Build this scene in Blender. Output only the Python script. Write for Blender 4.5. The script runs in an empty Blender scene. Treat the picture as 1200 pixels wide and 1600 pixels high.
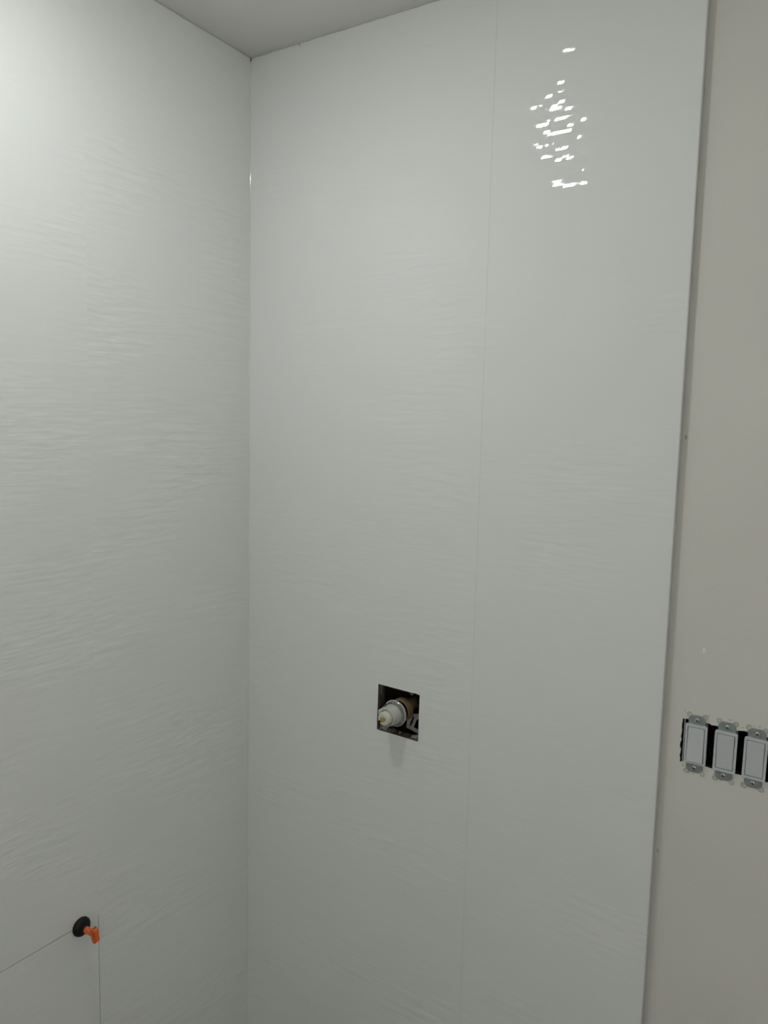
import bpy, bmesh, math, random
from mathutils import Vector, Matrix
from mathutils.geometry import tessellate_polygon
random.seed(7)
C = bpy.context.scene.collection
S = bpy.context.scene

# ------------------------------------------------------------------ camera
cam_d = bpy.data.cameras.new('camera')
cam_d.sensor_fit = 'HORIZONTAL'; cam_d.sensor_width = 36.0; cam_d.lens = 36.0      # 1200 px focal length on a 1200 px wide frame
cam_d.clip_start = 0.02
cam = bpy.data.objects.new('camera', cam_d); C.objects.link(cam)
R = Matrix(((0.8264704593245955, -0.08067465328686063, 0.5571697947491742),
            (0.5624998877101093, 0.07746377534718334, -0.8231605188753136),
            (0.02324771364901194, 0.993725799114628, 0.109401005407115)))
cam.matrix_world = Matrix.Translation((1.28572, -1.32583, 1.62)) @ R.to_4x4()
S.camera = cam

# ------------------------------------------------------------------ world, lamps, exposure
w = bpy.data.worlds.new('world'); S.world = w; w.use_nodes = True
w.node_tree.nodes['Background'].inputs[0].default_value = (0.95, 1.0, 0.97, 1)
w.node_tree.nodes['Background'].inputs[1].default_value = 0.0
LAMP_L = 154.0          # radiance of the LED disc above the shower
FILL_L = 49.0          # unseen globe added as ambient fill
LAMP_COL = (0.99, 1.0, 0.985)
FILL_COL = (0.98, 1.0, 0.985)
GX, GY = 2.1, -2.15
S.view_settings.view_transform = 'Standard'
S.view_settings.look = 'None'
S.view_settings.gamma = 1.0
S.view_settings.use_curve_mapping = False
S.view_settings.exposure = 0.0

# room dimensions (corner of the two tiled walls = origin, z up)
XR, YF, ZC = 2.5, -3.0, 2.4355
DY = 0.013                                             # painted drywall lies this far behind the tile face
def ceil_z(x, y): return ZC - 0.0197*x - 0.0156*y      # hung slightly out of level, as in the photo

# ------------------------------------------------------------------ materials
def mat(name, col, rough=0.5, metal=0.0, spec=0.5, var=0.0, vscale=30.0, bump=0.0, bscale=200.0, coat=0.0):
    m = bpy.data.materials.new(name); m.use_nodes = True
    nt = m.node_tree; b = nt.nodes['Principled BSDF']
    b.inputs['Base Color'].default_value = (*col, 1); b.inputs['Roughness'].default_value = rough
    b.inputs['Metallic'].default_value = metal; b.inputs['Specular IOR Level'].default_value = spec
    b.inputs['Coat Weight'].default_value = coat; b.inputs['Coat Roughness'].default_value = 0.08
    tc = nt.nodes.new('ShaderNodeTexCoord')
    if var:
        n = nt.nodes.new('ShaderNodeTexNoise'); n.inputs['Scale'].default_value = vscale; n.inputs['Detail'].default_value = 4
        nt.links.new(tc.outputs['Object'], n.inputs['Vector'])
        r = nt.nodes.new('ShaderNodeMapRange'); r.inputs['From Min'].default_value = 0.3; r.inputs['From Max'].default_value = 0.7
        r.inputs['To Min'].default_value = 1-var; r.inputs['To Max'].default_value = 1+var
        nt.links.new(n.outputs['Fac'], r.inputs['Value'])
        v = nt.nodes.new('ShaderNodeVectorMath'); v.operation = 'SCALE'; v.inputs[0].default_value = col
        nt.links.new(r.outputs[0], v.inputs['Scale']); nt.links.new(v.outputs[0], b.inputs['Base Color'])
    if bump:
        n = nt.nodes.new('ShaderNodeTexNoise'); n.inputs['Scale'].default_value = bscale; n.inputs['Detail'].default_value = 3
        nt.links.new(tc.outputs['Object'], n.inputs['Vector'])
        bp = nt.nodes.new('ShaderNodeBump'); bp.inputs['Strength'].default_value = bump; bp.inputs['Distance'].default_value = 0.001
        nt.links.new(n.outputs['Fac'], bp.inputs['Height']); nt.links.new(bp.outputs[0], b.inputs['Normal'])
    return m

def tile_mat(name, axis, seam, off, ripple):
    """white glazed porcelain with a fine horizontal ripple relief; axis = horizontal direction of the wall"""
    m = bpy.data.materials.new(name); m.use_nodes = True
    nt = m.node_tree; N = nt.nodes; L = nt.links; b = N['Principled BSDF']
    def math_(op, a, c=None, clamp=False):
        n = N.new('ShaderNodeMath'); n.operation = op; n.use_clamp = clamp
        for i, s in enumerate((a, c)):
            if s is None: continue
            if isinstance(s, (int, float)): n.inputs[i].default_value = s
            else: L.new(s, n.inputs[i])
        return n.outputs[0]
    def noise(vec, detail=0.0, rough=0.5):
        n = N.new('ShaderNodeTexNoise'); n.inputs['Scale'].default_value = 1.0; n.inputs['Detail'].default_value = detail
        n.inputs['Roughness'].default_value = rough; L.new(vec, n.inputs['Vector']); return n.outputs['Fac']
    def comb(x, y, z=0.0):
        n = N.new('ShaderNodeCombineXYZ')
        for i, s in enumerate((x, y, z)):
            if isinstance(s, (int, float)): n.inputs[i].default_value = s
            else: L.new(s, n.inputs[i])
        return n.outputs[0]
    tc = N.new('ShaderNodeTexCoord'); sp = N.new('ShaderNodeSeparateXYZ'); L.new(tc.outputs['Object'], sp.inputs[0])
    u0 = sp.outputs[axis]; z0 = sp.outputs[2]
    slab = math_('GREATER_THAN', u0, seam)                       # each slab carries its own stretch of the relief
    u = math_('ADD', u0, math_('MULTIPLY', slab, off)); z1 = math_('ADD', z0, math_('MULTIPLY', slab, off*0.37))
    wv = noise(comb(math_('MULTIPLY', u, 2.2), math_('MULTIPLY', z1, 1.6), 5.0), 1.0)
    z = math_('ADD', z1, math_('MULTIPLY', wv, 0.05))
    # ripples
    rip = noise(comb(math_('MULTIPLY', u, 9.0), math_('MULTIPLY', z, 95.0), 1.0), 2.0, 0.55)
    fine = noise(comb(math_('MULTIPLY', u, 22.0), math_('MULTIPLY', z, 210.0), 9.0), 1.0, 0.5)
    msk = noise(comb(math_('MULTIPLY', u, 3.0), math_('MULTIPLY', z, 6.0), 3.0), 1.0)
    mr = N.new('ShaderNodeMapRange'); mr.inputs['From Min'].default_value = 0.38; mr.inputs['From Max'].default_value = 0.66
    mr.inputs['To Min'].default_value = 0.25; mr.inputs['To Max'].default_value = 1.5; L.new(msk, mr.inputs['Value'])
    r0 = math_('ADD', math_('SUBTRACT', rip, 0.5), math_('MULTIPLY', math_('SUBTRACT', fine, 0.5), 0.7))
    bd = math_('MULTIPLY', math_('MULTIPLY', r0, mr.outputs[0]), ripple)
    # glaze facets
    cu = math_('FLOOR', math_('MULTIPLY', math_('ADD', u, math_('MULTIPLY', z1, -0.55)), 1/0.0105))
    cz = math_('FLOOR', math_('MULTIPLY', z1, 1/0.0046))
    wn = N.new('ShaderNodeTexWhiteNoise'); wn.noise_dimensions = '2D'; L.new(comb(cu, cz), wn.inputs['Vector'])
    fac = noise(comb(math_('MULTIPLY', cu, 0.12), math_('MULTIPLY', cz, 0.83), 41), 1.0)
    big = noise(comb(math_('MULTIPLY', cu, 0.10), math_('MULTIPLY', cz, 0.33), 12.0), 1.0)
    bz = math_('ADD', math_('MULTIPLY', math_('SUBTRACT', fac, 0.5), 0.42), math_('MULTIPLY', math_('SUBTRACT', wn.outputs['Value'], 0.5), 0.06))
    bz = math_('ADD', bz, math_('MULTIPLY', math_('SUBTRACT', big, 0.5), 0.30))
    bz = math_('ADD', math_('MULTIPLY', bz, 0.7), math_('MULTIPLY', math_('POWER', bz, 3.0), 32))
    fx = noise(comb(math_('MULTIPLY', cu, 0.35), math_('MULTIPLY', cz, 0.6), 21.0), 0.0)
    bx = math_('MULTIPLY', math_('SUBTRACT', fx, 0.5), 0.1)
    def normal(sx, sz):
        g = N.new('ShaderNodeNewGeometry')
        v = comb(sx, 0.0, sz) if axis == 0 else comb(0.0, sx, sz)
        a = N.new('ShaderNodeVectorMath'); a.operation = 'ADD'; L.new(g.outputs['Normal'], a.inputs[0]); L.new(v, a.inputs[1])
        nn = N.new('ShaderNodeVectorMath'); nn.operation = 'NORMALIZE'; L.new(a.outputs[0], nn.inputs[0]); return nn.outputs[0]
    L.new(normal(0.0, bd), b.inputs['Normal']); L.new(normal(bx, bz), b.inputs['Coat Normal'])
    b.inputs['Base Color'].default_value = (*TILE, 1)
    b.inputs['Roughness'].default_value = 0.75; b.inputs['Specular IOR Level'].default_value = 0.15
    b.inputs['Coat Weight'].default_value = 1.0; b.inputs['Coat Roughness'].default_value = 0.03; b.inputs['Coat IOR'].default_value = 1.5
    return m
TILE = (0.832, 0.855, 0.838)
M = dict(
    tile_back=tile_mat('white_rippled_tile_back', 0, 0.6096, 3.7, 0.18),
    tile_left=tile_mat('white_rippled_tile_left', 1, -0.4290, 5.3, 0.27),
    grout=mat('grout_light', (0.66, 0.67, 0.65), 0.9, spec=0.2),
    joint=mat('open_joint', (0.05, 0.05, 0.05), 0.9, spec=0.1),
    mortar=mat('grey_mortar', (0.24, 0.24, 0.215), 0.95, spec=0.1, var=0.3, vscale=200, bump=0.8, bscale=400),
    tile_edge=mat('tile_body_edge', (0.15, 0.12, 0.105), 0.9, spec=0.2, var=0.25, vscale=120),
    backer=mat('cement_backer', (0.10, 0.095, 0.08), 0.95, spec=0.1, var=0.4, vscale=90, bump=0.8, bscale=300),
    wood=mat('cavity_wood', (0.05, 0.032, 0.02), 0.9, spec=0.1, var=0.3, vscale=25),
    dry=mat('primed_drywall', (0.735, 0.718, 0.675), 0.85, spec=0.25, var=0.015, vscale=5, bump=0.25, bscale=160),
    mud=mat('joint_compound', (0.50, 0.50, 0.46), 0.9, spec=0.2, var=0.12, vscale=150, bump=0.8, bscale=400),
    ceil=mat('ceiling_paint', (0.90, 0.89, 0.86), 0.9, spec=0.2, bump=0.15, bscale=120),
    bead=mat('ceiling_bead', (0.60, 0.60, 0.575), 0.9, spec=0.2),
    specks=mat('grey_speck', (0.28, 0.28, 0.26), 0.9, spec=0.1),  # grey for the small corner hole and the tick below the ceiling
    floor=mat('floor_screed', (0.30, 0.29, 0.275), 0.9, spec=0.2, var=0.1, vscale=4),
    caulk=mat('caulk', (0.74, 0.755, 0.73), 0.05, spec=0.5),
    edge=mat('edge_trim', (0.60, 0.61, 0.59), 0.3, spec=0.5),
    white=mat('white_switch_plastic', (0.60, 0.625, 0.65), 0.35, spec=0.45),
    steel=mat('galvanised_steel', (0.33, 0.37, 0.37), 0.5, metal=0.55, var=0.15, vscale=120),
    screw=mat('screw_steel', (0.6, 0.62, 0.62), 0.3, metal=0.8),
    dark=mat('dark_gap', (0.01, 0.01, 0.01), 0.9, spec=0.05),
    box=mat('switch_box_plastic', (0.62, 0.66, 0.68), 0.6),
    box_shade=mat('switch_opening_shade', (0.02, 0.02, 0.022), 0.7, spec=0.2, var=0.3, vscale=60),  # near-black colour in place of shade, also on the drywall cut
    black=mat('black_rubbery_plastic', (0.006, 0.006, 0.006), 0.55, spec=0.35),
    orange=mat('orange_plastic', (0.90, 0.165, 0.032), 0.5, spec=0.4),
    brass=mat('dull_brass', (0.36, 0.255, 0.135), 0.45, metal=0.35, var=0.3, vscale=80),
    ring=mat('valve_collar_plastic', (0.24, 0.25, 0.235), 0.18, spec=0.6, var=0.1, vscale=60),
    cart=mat('cartridge_plastic', (0.55, 0.56, 0.53), 0.4, spec=0.5, var=0.05, vscale=60),
    tip=mat('stem_plastic', (0.66, 0.66, 0.58), 0.45, spec=0.4),
    tan=mat('stained_stem_core', (0.42, 0.27, 0.09), 0.6, var=0.5, vscale=250),
    lug=mat('bracket_metal', (0.36, 0.33, 0.35), 0.4, metal=0.3, var=0.2, vscale=90),
)
def emit(name, col, s):
    m = bpy.data.materials.new(name); m.use_nodes = True; nt = m.node_tree; nt.nodes.clear()
    o = nt.nodes.new('ShaderNodeOutputMaterial'); e = nt.nodes.new('ShaderNodeEmission')
    e.inputs[0].default_value = (*col, 1); e.inputs[1].default_value = s; nt.links.new(e.outputs[0], o.inputs[0]); return m

# ------------------------------------------------------------------ mesh helpers
def finish(name, bm, mats, parent=None, smooth=None, loc=None):
    bmesh.ops.recalc_face_normals(bm, faces=bm.faces)
    me = bpy.data.meshes.new(name); bm.to_mesh(me); bm.free()
    for m in (mats if isinstance(mats, (list, tuple)) else [mats]): me.materials.append(m)
    o = bpy.data.objects.new(name, me); C.objects.link(o)
    if parent: o.parent = parent
    if loc: o.location = loc
    if smooth:
        for p in me.polygons: p.use_smooth = True
        me.set_sharp_from_angle(angle=math.radians(smooth))
    return o
def struct(o, label=None):
    o['kind'] = 'structure'
    if label: o['label'] = label
    return o
def thing(name, label, cat, loc, group=None):
    o = bpy.data.objects.new(name, None); o.empty_display_size = 0.02; C.objects.link(o); o.location = loc
    o['label'] = label; o['category'] = cat
    if group: o['group'] = group
    return o
def add_box(bm, a, b, bevel=0.0, seg=2, mi=0):
    vs = [bm.verts.new((x, y, z)) for x in (a[0], b[0]) for y in (a[1], b[1]) for z in (a[2], b[2])]
    fs = [bm.faces.new([vs[i] for i in q]) for q in ((0,1,3,2),(4,6,7,5),(0,4,5,1),(2,3,7,6),(0,2,6,4),(1,5,7,3))]
    if bevel:
        r = bmesh.ops.bevel(bm, geom=list({e for f in fs for e in f.edges}), offset=bevel, segments=seg, profile=0.5, affect='EDGES')
        fs = [f for f in bm.faces if f.is_valid and f in set(r['faces']) | set(x for x in fs if x.is_valid)]
    for f in fs:
        if f.is_valid: f.material_index = mi
    return vs
def add_prism(bm, outer, holes, to3, d0, d1, mi_front=0, mi_side=0, mi_hole=None, mi_back=None):
    """polygon with holes in (u, v); to3(u, v, d) -> 3D; solid between depths d0 (front) and d1 (back)"""
    loops = [outer] + holes; flat = [p for l in loops for p in l]
    tri = tessellate_polygon([[Vector((p[0], p[1], 0)) for p in l] for l in loops])
    f0 = [bm.verts.new(to3(p[0], p[1], d0)) for p in flat]; f1 = [bm.verts.new(to3(p[0], p[1], d1)) for p in flat]
    for t in tri:
        a = bm.faces.new([f0[i] for i in t]); a.material_index = mi_front
        c = bm.faces.new([f1[i] for i in t]); c.material_index = mi_side if mi_back is None else mi_back
    k = 0
    for li, l in enumerate(loops):
        n = len(l)
        for i in range(n):
            f = bm.faces.new([f0[k+i], f0[k+(i+1) % n], f1[k+(i+1) % n], f1[k+i]])
            f.material_index = mi_side if li == 0 or mi_hole is None else mi_hole
        k += n
def lathe(bm, prof, axis_pt, n=48, mi=0, wob=None):
    """revolve (radius, y) profile round an axis parallel to y through axis_pt"""
    rings = []
    for r, y in prof:
        ring = []
        for i in range(n):
            a = 2*math.pi*i/n; rr = r*(1 + (wob(a) if wob else 0))
            ring.append(bm.verts.new((axis_pt[0]+rr*math.cos(a), axis_pt[1]+y, axis_pt[2]+rr*math.sin(a))))
        rings.append(ring)
    for a, b in zip(rings, rings[1:]):
        for i in range(n):
            f = bm.faces.new([a[i], a[(i+1) % n], b[(i+1) % n], b[i]]); f.material_index = mi
    for ring in (rings[0], rings[-1]):
        bm.faces.new(ring).material_index = mi
def rrect(w, h, r, n=5):
    pts = []
    for cx, cy, a0 in ((w/2-r, h/2-r, 0), (-w/2+r, h/2-r, 90), (-w/2+r, -h/2+r, 180), (w/2-r, -h/2+r, 270)):
        for k in range(n+1):
            a = math.radians(a0+90*k/n); pts.append((cx+r*math.cos(a), cy+r*math.sin(a)))
    return pts
def onback(u, v, d): return (u, d, v)
def onleft(u, v, d): return (-d, u, v)

# ------------------------------------------------------------------ structure
ZT = 2.62      # wall tops run past the sloping ceiling sheet
# tiled back wall: two tall slabs of large-format tile with the square valve cut-out
bm = bmesh.new()
HX0, HX1, HZ0, HZ1 = 0.3835, 0.4884, 0.9683, 1.0712
hole = [(HX0-.0006, HZ0+.0012), (HX0+.0001, HZ0+.05), (HX0+.0008, HZ1), (HX0+.03, HZ1-.0006), (HX0+.066, HZ1-.0012), (HX1-.008, HZ1-.0012), (HX1+.0003, HZ1-.0025),
        (HX1-.0004, HZ0+.06), (HX1-.0004, HZ0+.001), (HX1-.004, HZ0-.0005), (HX0+.07, HZ0+.0003), (HX0+.03, HZ0+.0005), (HX0+.008, HZ0+.0002)]
g = 0.00012
add_prism(bm, [(0.0, 0), (0.6093-g, 0), (0.6093-g, ZT), (0.0, ZT)], [hole], onback, 0.0, 0.009, 0, 2, 2)
add_prism(bm, [(0.6093+g, 0), (0.9735, 0), (0.9735, ZT), (0.6093+g, ZT)], [], onback, 0.0002, 0.009, 0, 0)
add_box(bm, (0.606, 0.0003, 0), (0.613, 0.0088, ZT), mi=1)
# thinset and cement board round the cut-out
h2 = [(HX0-.001, HZ0-.002), (HX0-.002, HZ1+.002), (HX1+.004, HZ1+.002), (HX1+.004, HZ0-.002)]
add_prism(bm, [(0.0, 0), (0.9705, 0), (0.9705, ZT), (0.0, ZT)], [h2], onback, 0.009, 0.0125, 3, 3, 3)
add_prism(bm, [(0.0, 0), (0.96, 0), (0.96, ZT), (0.0, ZT)], [h2], onback, 0.013, 0.030, 3, 3, 3)
# stud bay behind
bx0, bx1, bz0, bz1 = 0.33, 0.56, 0.86, 1.20
for a, b in (((bx0-.01, .030, bz0), (bx0, .14, bz1)), ((bx1, .030, bz0), (bx1+.01, .14, bz1)), ((bx0, .13, bz0), (bx1, .14, bz1)),
             ((bx0, .030, bz0-.01), (bx1, .14, bz0)), ((bx0, .030, bz1), (bx1, .14, bz1+.01))):
    add_box(bm, a, b, mi=4)
# crumbs of mortar on the sill and a tab at the head of the cut-out
def crumb(c, s, mi):
    vs = bmesh.ops.create_icosphere(bm, subdivisions=2, radius=1.0)['verts']
    for v in vs:
        k = 1+random.uniform(-.22, .22); v.co = Vector((c[0]+v.co.x*s[0]*k, c[1]+v.co.y*s[1]*k, c[2]+v.co.z*s[2]*k))
        for f in v.link_faces: f.material_index = mi
for c, s, mi in (((.480, .010, HZ0+.004), (.007, .007, .006), 5), ((.470, .012, HZ0+.002), (.006, .006, .004), 5), ((.452, .014, HZ0+.001), (.010, .006, .003), 3),
                 ((.397, .012, HZ0+.003), (.010, .006, .006), 5), ((.412, .013, HZ0+.002), (.012, .007, .005), 3), ((.389, .007, HZ0+.004), (.0022, .003, .006), 5),
                 ((.436, .010, HZ0+.003), (.002, .002, .003), 5), ((.464, .008, HZ1-.004), (.0045, .003, .0062), 5), ((.385, .012, HZ0+.020), (.002, .005, .010), 3),
                 ((.386, .012, HZ1-.012), (.0025, .006, .014), 2)):
    crumb(c, s, mi)
struct(finish('wall_back', bm, [M['tile_back'], M['grout'], M['tile_edge'], M['backer'], M['wood'], M['mortar']]), 'white rippled tile wall with a square valve cut-out')

# tiled left wall: three slabs, open joints at the low crossing
bm = bmesh.new()
YS, ZJ = -0.4290, 0.6195
add_prism(bm, [(0.0, 0), (YS+.0004, 0), (YS+.0004, 0.6225), (YS, 0.6225), (YS, ZT), (0.0, ZT)], [], onleft, 0.0, 0.009, 0, 0)
add_prism(bm, [(YS, ZJ+.0010), (YF, ZJ+.0010), (YF, ZT), (YS, ZT)], [], onleft, 0.0, 0.009, 0, 0)
add_prism(bm, [(YS-.0008, 0), (YF, 0), (YF, ZJ-.0008), (YS-.0008, ZJ-.0008)], [], onleft, 0.0003, 0.009, 0, 0)
add_box(bm, (-.0088, YS-.004, 0.6225), (-.0002, YS+.004, ZT), mi=1)
add_box(bm, (-.0088, YS-.004, 0), (-.005, YS+.004, 0.6225), mi=2)
add_box(bm, (-.0088, YF, ZJ-.004), (-.003, YS-.004, ZJ+.004), mi=2)
add_box(bm, (-.0088, -.450, ZJ-.0030), (-.0001, YS-.0008, ZJ+.0030), mi=0)
add_box(bm, (-.03, YF, 0), (-.009, 0.03, ZT), mi=3)
struct(finish('wall_left', bm, [M['tile_left'], M['grout'], M['joint'], M['backer']]), 'white rippled tile wall on the left of the corner')

# painted drywall beyond the tile, with the ragged three-gang opening
bm = bmesh.new()
OX0, OX1, OZ0, OZ1 = 1.0052, 1.1485, 1.0640, 1.1385
op = []
nL = 14
for i in range(nL):
    t = i/nL; op.append((OX0+.0006*math.sin(i*2.1)+random.uniform(-.0005, .0005)-(.0012 if 4 < i < 7 else 0), OZ0-.0025+(OZ1-OZ0+.004)*t))
nT = 34
for i in range(nT):
    t = i/nT; op.append((OX0+(OX1-OX0)*t, OZ1+random.uniform(-.0009, .0009)+.0008*math.sin(i*.9)))
for i in range(nL):
    t = i/nL; op.append((OX1+random.uniform(-.0006, .0006), OZ1-(OZ1-OZ0)*t))
for i in range(nT):
    t = i/nT; op.append((OX1-(OX1-OX0)*t, OZ0+random.uniform(-.0009, .0009)))
add_prism(bm, [(0.955, 0), (XR, 0), (XR, ZT), (0.955, ZT)], [op], onback, DY, DY+0.0127, 0, 0, 3)  # cut faces of the opening coloured near-black in place of shade
# small lumps of foam and compound left on the wall
def lump(c, s, mi):
    vs = bmesh.ops.create_icosphere(bm, subdivisions=2, radius=1.0)['verts']
    for v in vs:
        k = 1+random.uniform(-.15, .15); v.co = Vector((c[0]+v.co.x*s[0]*k, c[1]+v.co.y*s[1]*k, c[2]+v.co.z*s[2]*k))
        for f in v.link_faces: f.material_index = mi
lump((1.0314, DY, 1.2615), (.0022, .0008, .005), 2)
lump((0.9803, DY, 1.6157), (.0022, .0016, .0040), 1)
lump((0.9790, DY, 0.8910), (.0020, .0018, .0032), 1)
for i in range(46):     # thin rind of compound round the switch opening
    x = random.uniform(1.004, 1.148); top = random.random() < .5
    zz = (OZ1+random.uniform(.001, .016)) if top else (OZ0-random.uniform(.002, .018))
    lump((x, DY, zz), (random.uniform(.001, .0035), random.uniform(.0003, .0009), random.uniform(.0008, .002)), 1 if random.random() < .6 else 0)
struct(finish('wall_right', bm, [M['dry'], M['mud'], M['ceil'], M['box_shade']]), 'painted drywall beyond the tile edge')

# the rest of the room (behind and beside the photographer)
bm = bmesh.new(); add_box(bm, (XR, YF, 0), (XR+.1, DY+.0127, ZT)); struct(finish('wall_far_right', bm, M['dry']))
bm = bmesh.new(); add_box(bm, (-.03, YF-.1, 0), (XR+.1, YF, ZT)); struct(finish('wall_rear', bm, M['dry']))
bm = bmesh.new(); add_box(bm, (-.03, YF-.1, -.1), (XR+.1, .2, 0)); struct(finish('floor', bm, M['floor']))
bm = bmesh.new()
cv = []
for x, y in ((-.03, YF), (XR, YF), (XR, .03), (-.03, .03)):
    cv.append((bm.verts.new((x, y, ceil_z(x, y))), bm.verts.new((x, y, ceil_z(x, y)+.06))))
bm.faces.new([c[0] for c in cv]); bm.faces.new([c[1] for c in cv])
for i in range(4):
    a, b = cv[i], cv[(i+1) % 4]; bm.faces.new([a[0], b[0], b[1], a[1]])
struct(finish('ceiling', bm, M['ceil']))

# thin rounded caulk beads: corner, and along both ceiling edges
def tube(bm, pts, r, n=10, mi=0, jit=0.0):
    rings = []
    for i, p in enumerate(pts):
        p = Vector(p); a = Vector(pts[max(i-1, 0)]); b = Vector(pts[min(i+1, len(pts)-1)])
        d = (b-a).normalized(); s = d.orthogonal().normalized()
        if abs(d.z) < .9: s = d.cross(Vector((0, 0, 1))).normalized()
        t = d.cross(s); rr = r*(1+random.uniform(-jit, jit))
        rings.append([bm.verts.new(p+(s*math.cos(2*math.pi*k/n)+t*math.sin(2*math.pi*k/n))*rr) for k in range(n)])
    for a, b in zip(rings, rings[1:]):
        for k in range(n):
            bm.faces.new([a[k], a[(k+1) % n], b[(k+1) % n], b[k]]).material_index = mi
    bm.faces.new(rings[0]).material_index = mi; bm.faces.new(rings[-1]).material_index = mi
bm = bmesh.new(); zs = [0.01+i*0.03 for i in range(81)]
rows = []
for z in [0.005+i*0.0061 for i in range(399)]:
    q = random.uniform(.76, .86); p0 = Vector((0, -.0017*q, z)); p1 = Vector((.0023*q, 0, z)); nn = Vector((.6, -.8, 0))
    rows.append([bm.verts.new(p0.lerp(p1, k/6)-nn*.00009*(1-(2*k/6-1)**2)) for k in range(7)]+[bm.verts.new((0, 0, z))])
for a, c in zip(rows, rows[1:]):
    m_ = len(a)
    for i in range(m_): bm.faces.new([a[i], a[(i+1) % m_], c[(i+1) % m_], c[i]])
bm.faces.new(rows[0]); bm.faces.new(rows[-1])
struct(finish('trim_1', bm, M['caulk'], smooth=60), 'thin glossy caulk line in the tiled corner')
bm = bmesh.new()
n = 60
tube(bm, [(0.002+i*.97/n, -.0006, ceil_z(0.002+i*.97/n, 0)-.0005) for i in range(n+1)], .0024, 8, jit=.35)
tube(bm, [(.0006, -.002-i*2.9/120, ceil_z(0, -.002-i*2.9/120)-.0005) for i in range(121)], .0024, 8, jit=.35)
lump((.0022, -.0022, ZC-.005), (.0018, .0018, .005), 1)
lump((.143, -.0012, ZC-.0065), (.0008, .0008, .004), 1)
struct(finish('trim_2', bm, [M['bead'], M['specks']], smooth=60), 'caulked joint between tile and ceiling')
# slim edge profile on the free end of the tile
bm = bmesh.new()
add_box(bm, (0.9722, -.0004, 0.0), (0.9742, .0092, 2.415), bevel=.0006, seg=3)
struct(finish('trim_3', bm, M['edge'], smooth=50), 'slim rounded edge strip on the end of the tile')

# ------------------------------------------------------------------ ceiling light mirrored in the glaze, plus added fill globe; both outside the frame
def ceiling_light(x, y, r, L_, label):
    z = ceil_z(x, y)
    t = thing('ceiling_light', label, 'ceiling light', (x, y, z))
    b1 = bmesh.new(); n = 64; prof = [(r, -.002), (r+.003, -.005), (r+.008, -.0055), (r+.014, -.004), (r+.017, .002), (r, .002)]
    rings = [[b1.verts.new((rr*math.cos(2*math.pi*i/n), rr*math.sin(2*math.pi*i/n), zz)) for i in range(n)] for rr, zz in prof]
    for a, b in zip(rings, rings[1:]+rings[:1]):
        for i in range(n): b1.faces.new([a[i], a[(i+1) % n], b[(i+1) % n], b[i]])
    finish('trim_ring', b1, M['ceil'], t, smooth=40)
    b2 = bmesh.new(); dome = [(r, -.001), (r, -.004), (r*.94, -.0068), (r*.80, -.0094), (r*.58, -.0114), (r*.30, -.0124)]
    rings = [[b2.verts.new((rr*math.cos(2*math.pi*i/n), rr*math.sin(2*math.pi*i/n), zz)) for i in range(n)] for rr, zz in dome]
    for a, b in zip(rings, rings[1:]):
        for i in range(n): b2.faces.new([a[i], a[(i+1) % n], b[(i+1) % n], b[i]])
    b2.faces.new(rings[0]); b2.faces.new(rings[-1])
    finish('diffuser', b2, emit('led_diffuser', LAMP_COL, L_), t)
ceiling_light(0.432, -0.745, 0.050, LAMP_L, 'round white LED ceiling light close above the tiled corner')
def fill_globe(x, y, drop, r, L_, label):  # hanging globe added only to fill the room with soft light
    z = ceil_z(x, y)
    t = thing('fill_globe', label, 'ceiling light', (x, y, z))
    b1 = bmesh.new(); lathe(b1, [(.004, 0), (.06, 0), (.06, .012), (.045, .022), (.010, .026), (.010, drop-r+.004), (.03, drop-r+.008), (.03, drop-r+.03), (.004, drop-r+.03)], (0, 0, 0), 32)
    o = finish('canopy', b1, M['steel'], t, smooth=40); o.rotation_euler = (-math.pi/2, 0, 0)
    b2 = bmesh.new(); bmesh.ops.create_uvsphere(b2, u_segments=32, v_segments=20, radius=r)
    for v in b2.verts: v.co.z -= drop
    finish('globe', b2, emit('fill_globe_glow', FILL_COL, L_), t, smooth=80)
fill_globe(GX, GY, 0.50, 0.09, FILL_L, 'unseen fill globe added at the rear of the room for soft ambient light')

# ------------------------------------------------------------------ shower valve in the cut-out
VX, VZ = 0.436, 1.0215
t = thing('shower_valve', 'rough-in shower valve with white cartridge poking out of the square wall cut-out', 'shower valve', (VX, 0.03, VZ))
def vpart(name, prof, m, parent, dx=0, dz=0, n=48, wob=None, smooth=35):
    b = bmesh.new(); lathe(b, prof, (dx, -0.03, dz), n, wob=wob); return finish(name, b, m, parent, smooth=smooth)
vpart('valve_body', [(.008, .095), (.013, .095), (.013, .048), (.013, .046), (.014, .026), (.0250, .022), (.0250, .010), (.0240, .004), (.018, .002)], M['brass'], t)
vpart('seal_ring', [(.018, .006), (.0225, .006), (.0235, .000), (.0225, -.008), (.018, -.008)], M['dark'], t)
col = vpart('collar', [(.018, -.007), (.0255, -.007), (.0270, -.010), (.0272, -.014), (.0258, -.0155), (.0258, -.0185), (.0262, -.0200), (.0256, -.0215), (.0240, -.0205), (.0236, -.017), (.018, -.017)], M['ring'], t, n=64)
vpart('rim', [(.0262, -.0105), (.0278, -.0110), (.0283, -.0125), (.0278, -.0140), (.0262, -.0145)], M['cart'], col, n=64)
b = bmesh.new()
for k in range(10):      # small notches of the collar's snap ring
    a = 2*math.pi*k/10+.2
    add_box(b, (-.0012, -.0008, -.0009), (.0012, .0008, .0009), bevel=.0003)
    vs = list(b.verts)[-len(b.verts)//(k+1):] if k else list(b.verts)
    for v in vs: v.co = Vector((v.co.x*math.cos(a)-v.co.z*math.sin(a)+.0253*math.cos(a), v.co.y-.0525, v.co.x*math.sin(a)+v.co.z*math.cos(a)+.0253*math.sin(a)))
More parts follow.
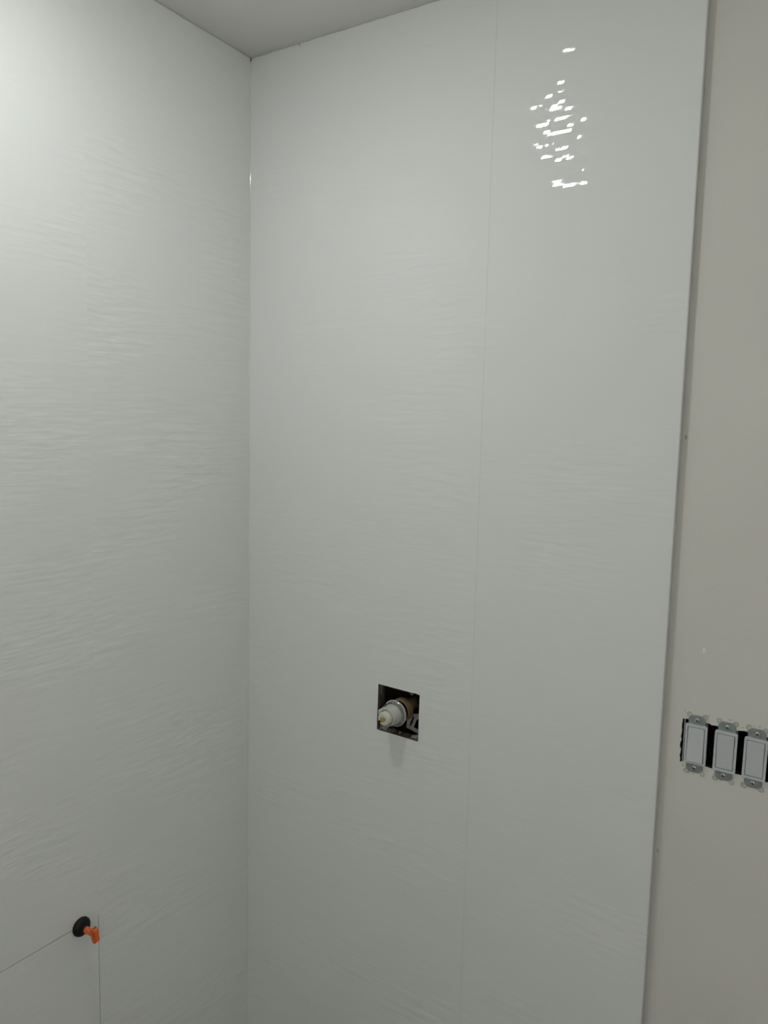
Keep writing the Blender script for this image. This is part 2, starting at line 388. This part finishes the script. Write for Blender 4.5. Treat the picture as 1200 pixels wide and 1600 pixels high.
finish('snap_lug', b, M['cart'], col)
b = bmesh.new()
lathe(b, [(.012, -.012), (.0228, -.012), (.0222, -.022), (.0206, -.032), (.0192, -.040), (.0189, -.0440), (.0179, -.0452), (.0163, -.0445), (.0160, -.038), (.012, -.038)], (0, -.03, 0), 56)
# flat key on the upper left flank of the cartridge
finish('cartridge', b, M['cart'], t, smooth=35)
b = bmesh.new(); add_box(b, (-.0220, -.0735, .002), (-.0160, -.050, .0120), bevel=.0018); finish('key_tab', b, M['cart'], t, smooth=40)
st = vpart('stem', [(.009, -.030), (.0142, -.031), (.0146, -.050), (.0139, -.0535), (.0125, -.0555), (.0075, -.0562), (.0062, -.0552)], M['tip'], t, n=40)
b = bmesh.new(); lathe(b, [(.0045, -.0545), (.0056, -.0553), (.0050, -.0572), (.0038, -.0580), (.0020, -.0578)], (-.0012, -.03, -.0008), 20, wob=lambda a: .25*math.sin(2*a+.6)+.15*math.sin(5*a))
finish('stem_core', b, M['tan'], st, smooth=30)
b = bmesh.new(); lathe(b, [(.0010, -.0550), (.0026, -.0556), (.0026, -.0566), (.0012, -.0568)], (-.0072, -.03, -.0058), 12)
finish('stem_spot', b, M['dark'], st)  # dark disc drawn for the small hole in the stem tip
# slotted mounting lug at the lower right
b = bmesh.new()
outer = [(.4418, .9792), (.4431, .9951), (.4529, 1.0116), (.4704, 1.0162), (.4750, 1.0100), (.4653, .9995), (.4600, .9835), (.4760, .9798), (.4770, .9715), (.4563, .9765)]
slot = [(.4498, .9831), (.4514, .9941), (.4581, 1.0093), (.4611, 1.0065), (.4564, .9913), (.4525, .9842)]
add_prism(b, [(x-VX, z-VZ) for x, z in outer], [[(x-VX, z-VZ) for x, z in slot]], onback, -.004, -.001)
bmesh.ops.bevel(b, geom=[e for e in b.edges if e.calc_face_angle(0) > .6], offset=.0006, segments=2, affect='EDGES')
finish('mounting_lug', b, M['lug'], t)

# ------------------------------------------------------------------ switch box and switches
CZ = 1.0988
t = thing('switch_box', 'open multi-gang electrical box behind the light switches, dark inside with a pale rim', 'switch box', (1.078, DY+.004, CZ))
b = bmesh.new()
bx = (OX0+.0022, OX1-.001, OZ0-.006, OZ1+.006)
def rel(a): return (a[0]-1.078, a[1]-(DY+.004), a[2]-CZ)
y0, y1 = DY+.0015, DY+.075
bin_ = bmesh.new()
add_box(b, rel((bx[0]+.0006, y0, OZ0-.0005)), rel((bx[0]+.0017, y0+.004, OZ1-.0012)))
finish('rim', b, M['box'], t)
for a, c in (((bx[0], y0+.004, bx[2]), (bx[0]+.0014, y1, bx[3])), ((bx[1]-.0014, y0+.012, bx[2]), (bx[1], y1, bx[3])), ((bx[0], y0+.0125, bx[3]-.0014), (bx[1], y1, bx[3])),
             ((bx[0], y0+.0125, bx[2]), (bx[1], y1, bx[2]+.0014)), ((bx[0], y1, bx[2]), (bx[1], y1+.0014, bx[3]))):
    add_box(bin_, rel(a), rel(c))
finish('box_shell', bin_, M['box_shade'], t)
for k in range(3):      # folded wire between the devices
    b = bmesh.new(); x = (1.0528, 1.0985, 1.0505)[k]
    pts = [rel((x+.003*math.sin(i*.5+k), DY+.030+.010*math.sin(i*.35+k*2), OZ0+.004+i*.0034)) for i in range(20)]
    tube(b, pts, .0016, 8); finish('wire', b, M['box_shade'], t, smooth=60)

def cyl_y(bm, c, r, y0, y1, n=20, hole=0.0, mi=0):
    o = [(c[0]+r*math.cos(2*math.pi*i/n), c[1]+r*math.sin(2*math.pi*i/n)) for i in range(n)]
    h = [[(c[0]+hole*math.cos(-2*math.pi*i/n), c[1]+hole*math.sin(-2*math.pi*i/n)) for i in range(n)]] if hole else []
    add_prism(bm, o, h, onback, y0, y1, mi, mi)
def make_switch(x, z, tilt, label, roll=0.0):
    t = thing('light_switch', label, 'light switch', (x, DY, z), 'light switches in the wall box')
    t.rotation_euler = (0, roll, 0)
    W, H = .0350, .0692
    # frame: rounded rectangle body with a window for the paddle
    b = bmesh.new()
    add_prism(b, rrect(W, H, .0028), [list(reversed(rrect(W-.0072, H-.0086, .0010)))], onback, -.0048, -.0012)
    bmesh.ops.bevel(b, geom=[e for e in b.edges if e.calc_face_angle(0) > .9], offset=.0007, segments=2, affect='EDGES')
    finish('frame', b, M['white'], t, smooth=40)
    b = bmesh.new()
    add_prism(b, rrect(W-.0080, H-.0010, .0024), [list(reversed(rrect(W-.0120, H-.0140, .0010)))], onback, -.0012, .0230)
    finish('device_body', b, M['white'], t)
    b = bmesh.new()
    add_prism(b, rrect(W-.0076, H-.0090, .0009), [list(reversed(rrect(W-.0088, H-.0102, .0008)))], onback, -.0040, .0)
    b.free()
    b = bmesh.new(); add_box(b, (-W/2+.0050, -.0018, -H/2+.0055), (W/2-.0050, .0050, H/2-.0055)); finish('recess', b, M['dark'], t)
    # paddle: shallow V rocker, one end in and the other out
    b = bmesh.new(); w2, h2 = (W-.0090)/2, (H-.0104)/2
    zs = [-h2, -h2*.5, 0, h2*.5, h2]
    yf = [-.0058-tilt*(-zz/h2)*.0021+.0006*abs(zz)/h2*-1 for zz in zs]
    fv = [[b.verts.new((sx*w2, y, zz)) for sx in (-1, 1)] for y, zz in zip(yf, zs)]
    bv = [[b.verts.new((sx*w2, -.0014, zz)) for sx in (-1, 1)] for zz in zs]
    for i in range(4):
        b.faces.new([fv[i][0], fv[i][1], fv[i+1][1], fv[i+1][0]]); b.faces.new([bv[i][0], bv[i+1][0], bv[i+1][1], bv[i][1]])
        for s in (0, 1): b.faces.new([fv[i][s], fv[i+1][s], bv[i+1][s], bv[i][s]])
    for i in (0, 4): b.faces.new([fv[i][0], fv[i][1], bv[i][1], bv[i][0]])
    bmesh.ops.recalc_face_normals(b, faces=b.faces)
    bmesh.ops.bevel(b, geom=[e for e in b.edges if e.calc_face_angle(0) > .9], offset=.0006, segments=3, affect='EDGES')
    finish('paddle', b, M['white'], t, smooth=30)
    # galvanised yoke: centre strap with flared ends
    b = bmesh.new()
    half = [(.0060, .026), (.0130, .030), (.0140, .0435), (.0118, .0465), (.0070, .0500)]
    pts = [(-x_, z_) for x_, z_ in half]+[(x_, z_) for x_, z_ in reversed(half)]+[(x_, -z_) for x_, z_ in half]+[(-x_, -z_) for x_, z_ in reversed(half)]
    cc = [[(.0022*math.cos(-i*math.pi/6), .0417*q+.0018*math.sin(-i*math.pi/6)) for i in range(12)] for q in (1, -1)]
    add_prism(b, pts, cc, onback, -.0013, .0002)
    finish('yoke', b, M['steel'], t)
    for s in (-1, 1):
        for q in (-1, 1):      # round break-off ears smeared with compound
            b = bmesh.new(); cyl_y(b, (q*.0128, s*.0498), .0046, -.0009, .0002, 20, hole=.0016)
            e = finish('ear', b, M['mud'], t); e['label'] = 'round ear smeared with wall compound'
        sb = bmesh.new()
        lathe(sb, [(.0038, .0), (.0041, -.0014), (.0034, -.0024), (.0017, -.0030), (.0004, -.0030)], (.0005*s, -.0008, .0417*s), 20)
        so = finish('screw', sb, M['screw'], t, smooth=50)
        sb = bmesh.new()
        for ang in (.5+s*.4, .5+s*.4+math.pi/2):
            k0 = len(sb.verts); add_box(sb, (-.0028, -.00400, -.0005), (.0028, -.0034, .0005)); sb.verts.ensure_lookup_table()
            for v in list(sb.verts)[k0:]:
                v.co = Vector((v.co.x*math.cos(ang)-v.co.z*math.sin(ang)+.0005*s, v.co.y, v.co.x*math.sin(ang)+v.co.z*math.cos(ang)+.0417*s))
        finish('slot', sb, M['dark'], so)
    return t
make_switch(1.0290, 1.0990, 1, 'white rocker light switch nearest the tile edge, rocker pressed in at the top', roll=-.006)
make_switch(1.0757, 1.0985, -1, 'white rocker light switch in the middle of the row, between two dark gaps', roll=.004)
make_switch(1.1208, 1.0982, -1, 'white rocker light switch farthest from the tile, at the right edge of the photo', roll=.008)

# ------------------------------------------------------------------ tile levelling clip on the left wall joint
t = thing('tile_leveling_clip', 'black round tile levelling cap with orange T handle on the left wall joint', 'tile leveler', (0, -.4700, .6185))
def lathe_x(bm, prof, n=48, wob=None):
    rings = [[bm.verts.new((x, r*math.cos(2*math.pi*i/n)*(1+(wob(2*math.pi*i/n) if wob else 0)), r*math.sin(2*math.pi*i/n)*(1+(wob(2*math.pi*i/n) if wob else 0)))) for i in range(n)] for r, x in prof]
    for a, b in zip(rings, rings[1:]):
        for i in range(n): bm.faces.new([a[i], a[(i+1) % n], b[(i+1) % n], b[i]])
    bm.faces.new(rings[0]); bm.faces.new(rings[-1])
b = bmesh.new(); lathe_x(b, [(.0150, .0003), (.0185, .0003), (.0190, .0030), (.0180, .0065), (.0150, .0095), (.0105, .0115), (.0080, .0120), (.0070, .0180), (.0060, .0185)], 60,
                         wob=lambda a: .018*(1 if math.sin(14*a) > 0 else 0))
finish('cap', b, M['black'], t, smooth=30)
b = bmesh.new(); lathe_x(b, [(.0052, .0130), (.0064, .0150), (.0066, .0240), (.0056, .0300), (.0050, .0480)], 24); finish('shaft', b, M['orange'], t, smooth=40)
b = bmesh.new()
pts = [(-.0165, .0480), (-.0160, .0430), (-.006, .0412), (.006, .0412), (.0160, .0430), (.0165, .0480), (.0130, .0520), (-.0130, .0520)]
add_prism(b, pts, [], lambda u, v, d: (v, d, u), -.0056, .0056)
bmesh.ops.bevel(b, geom=list(b.edges), offset=.0010, segments=2, affect='EDGES')
o = finish('handle', b, M['orange'], t, smooth=40); o.rotation_euler = (math.radians(8), 0, 0)
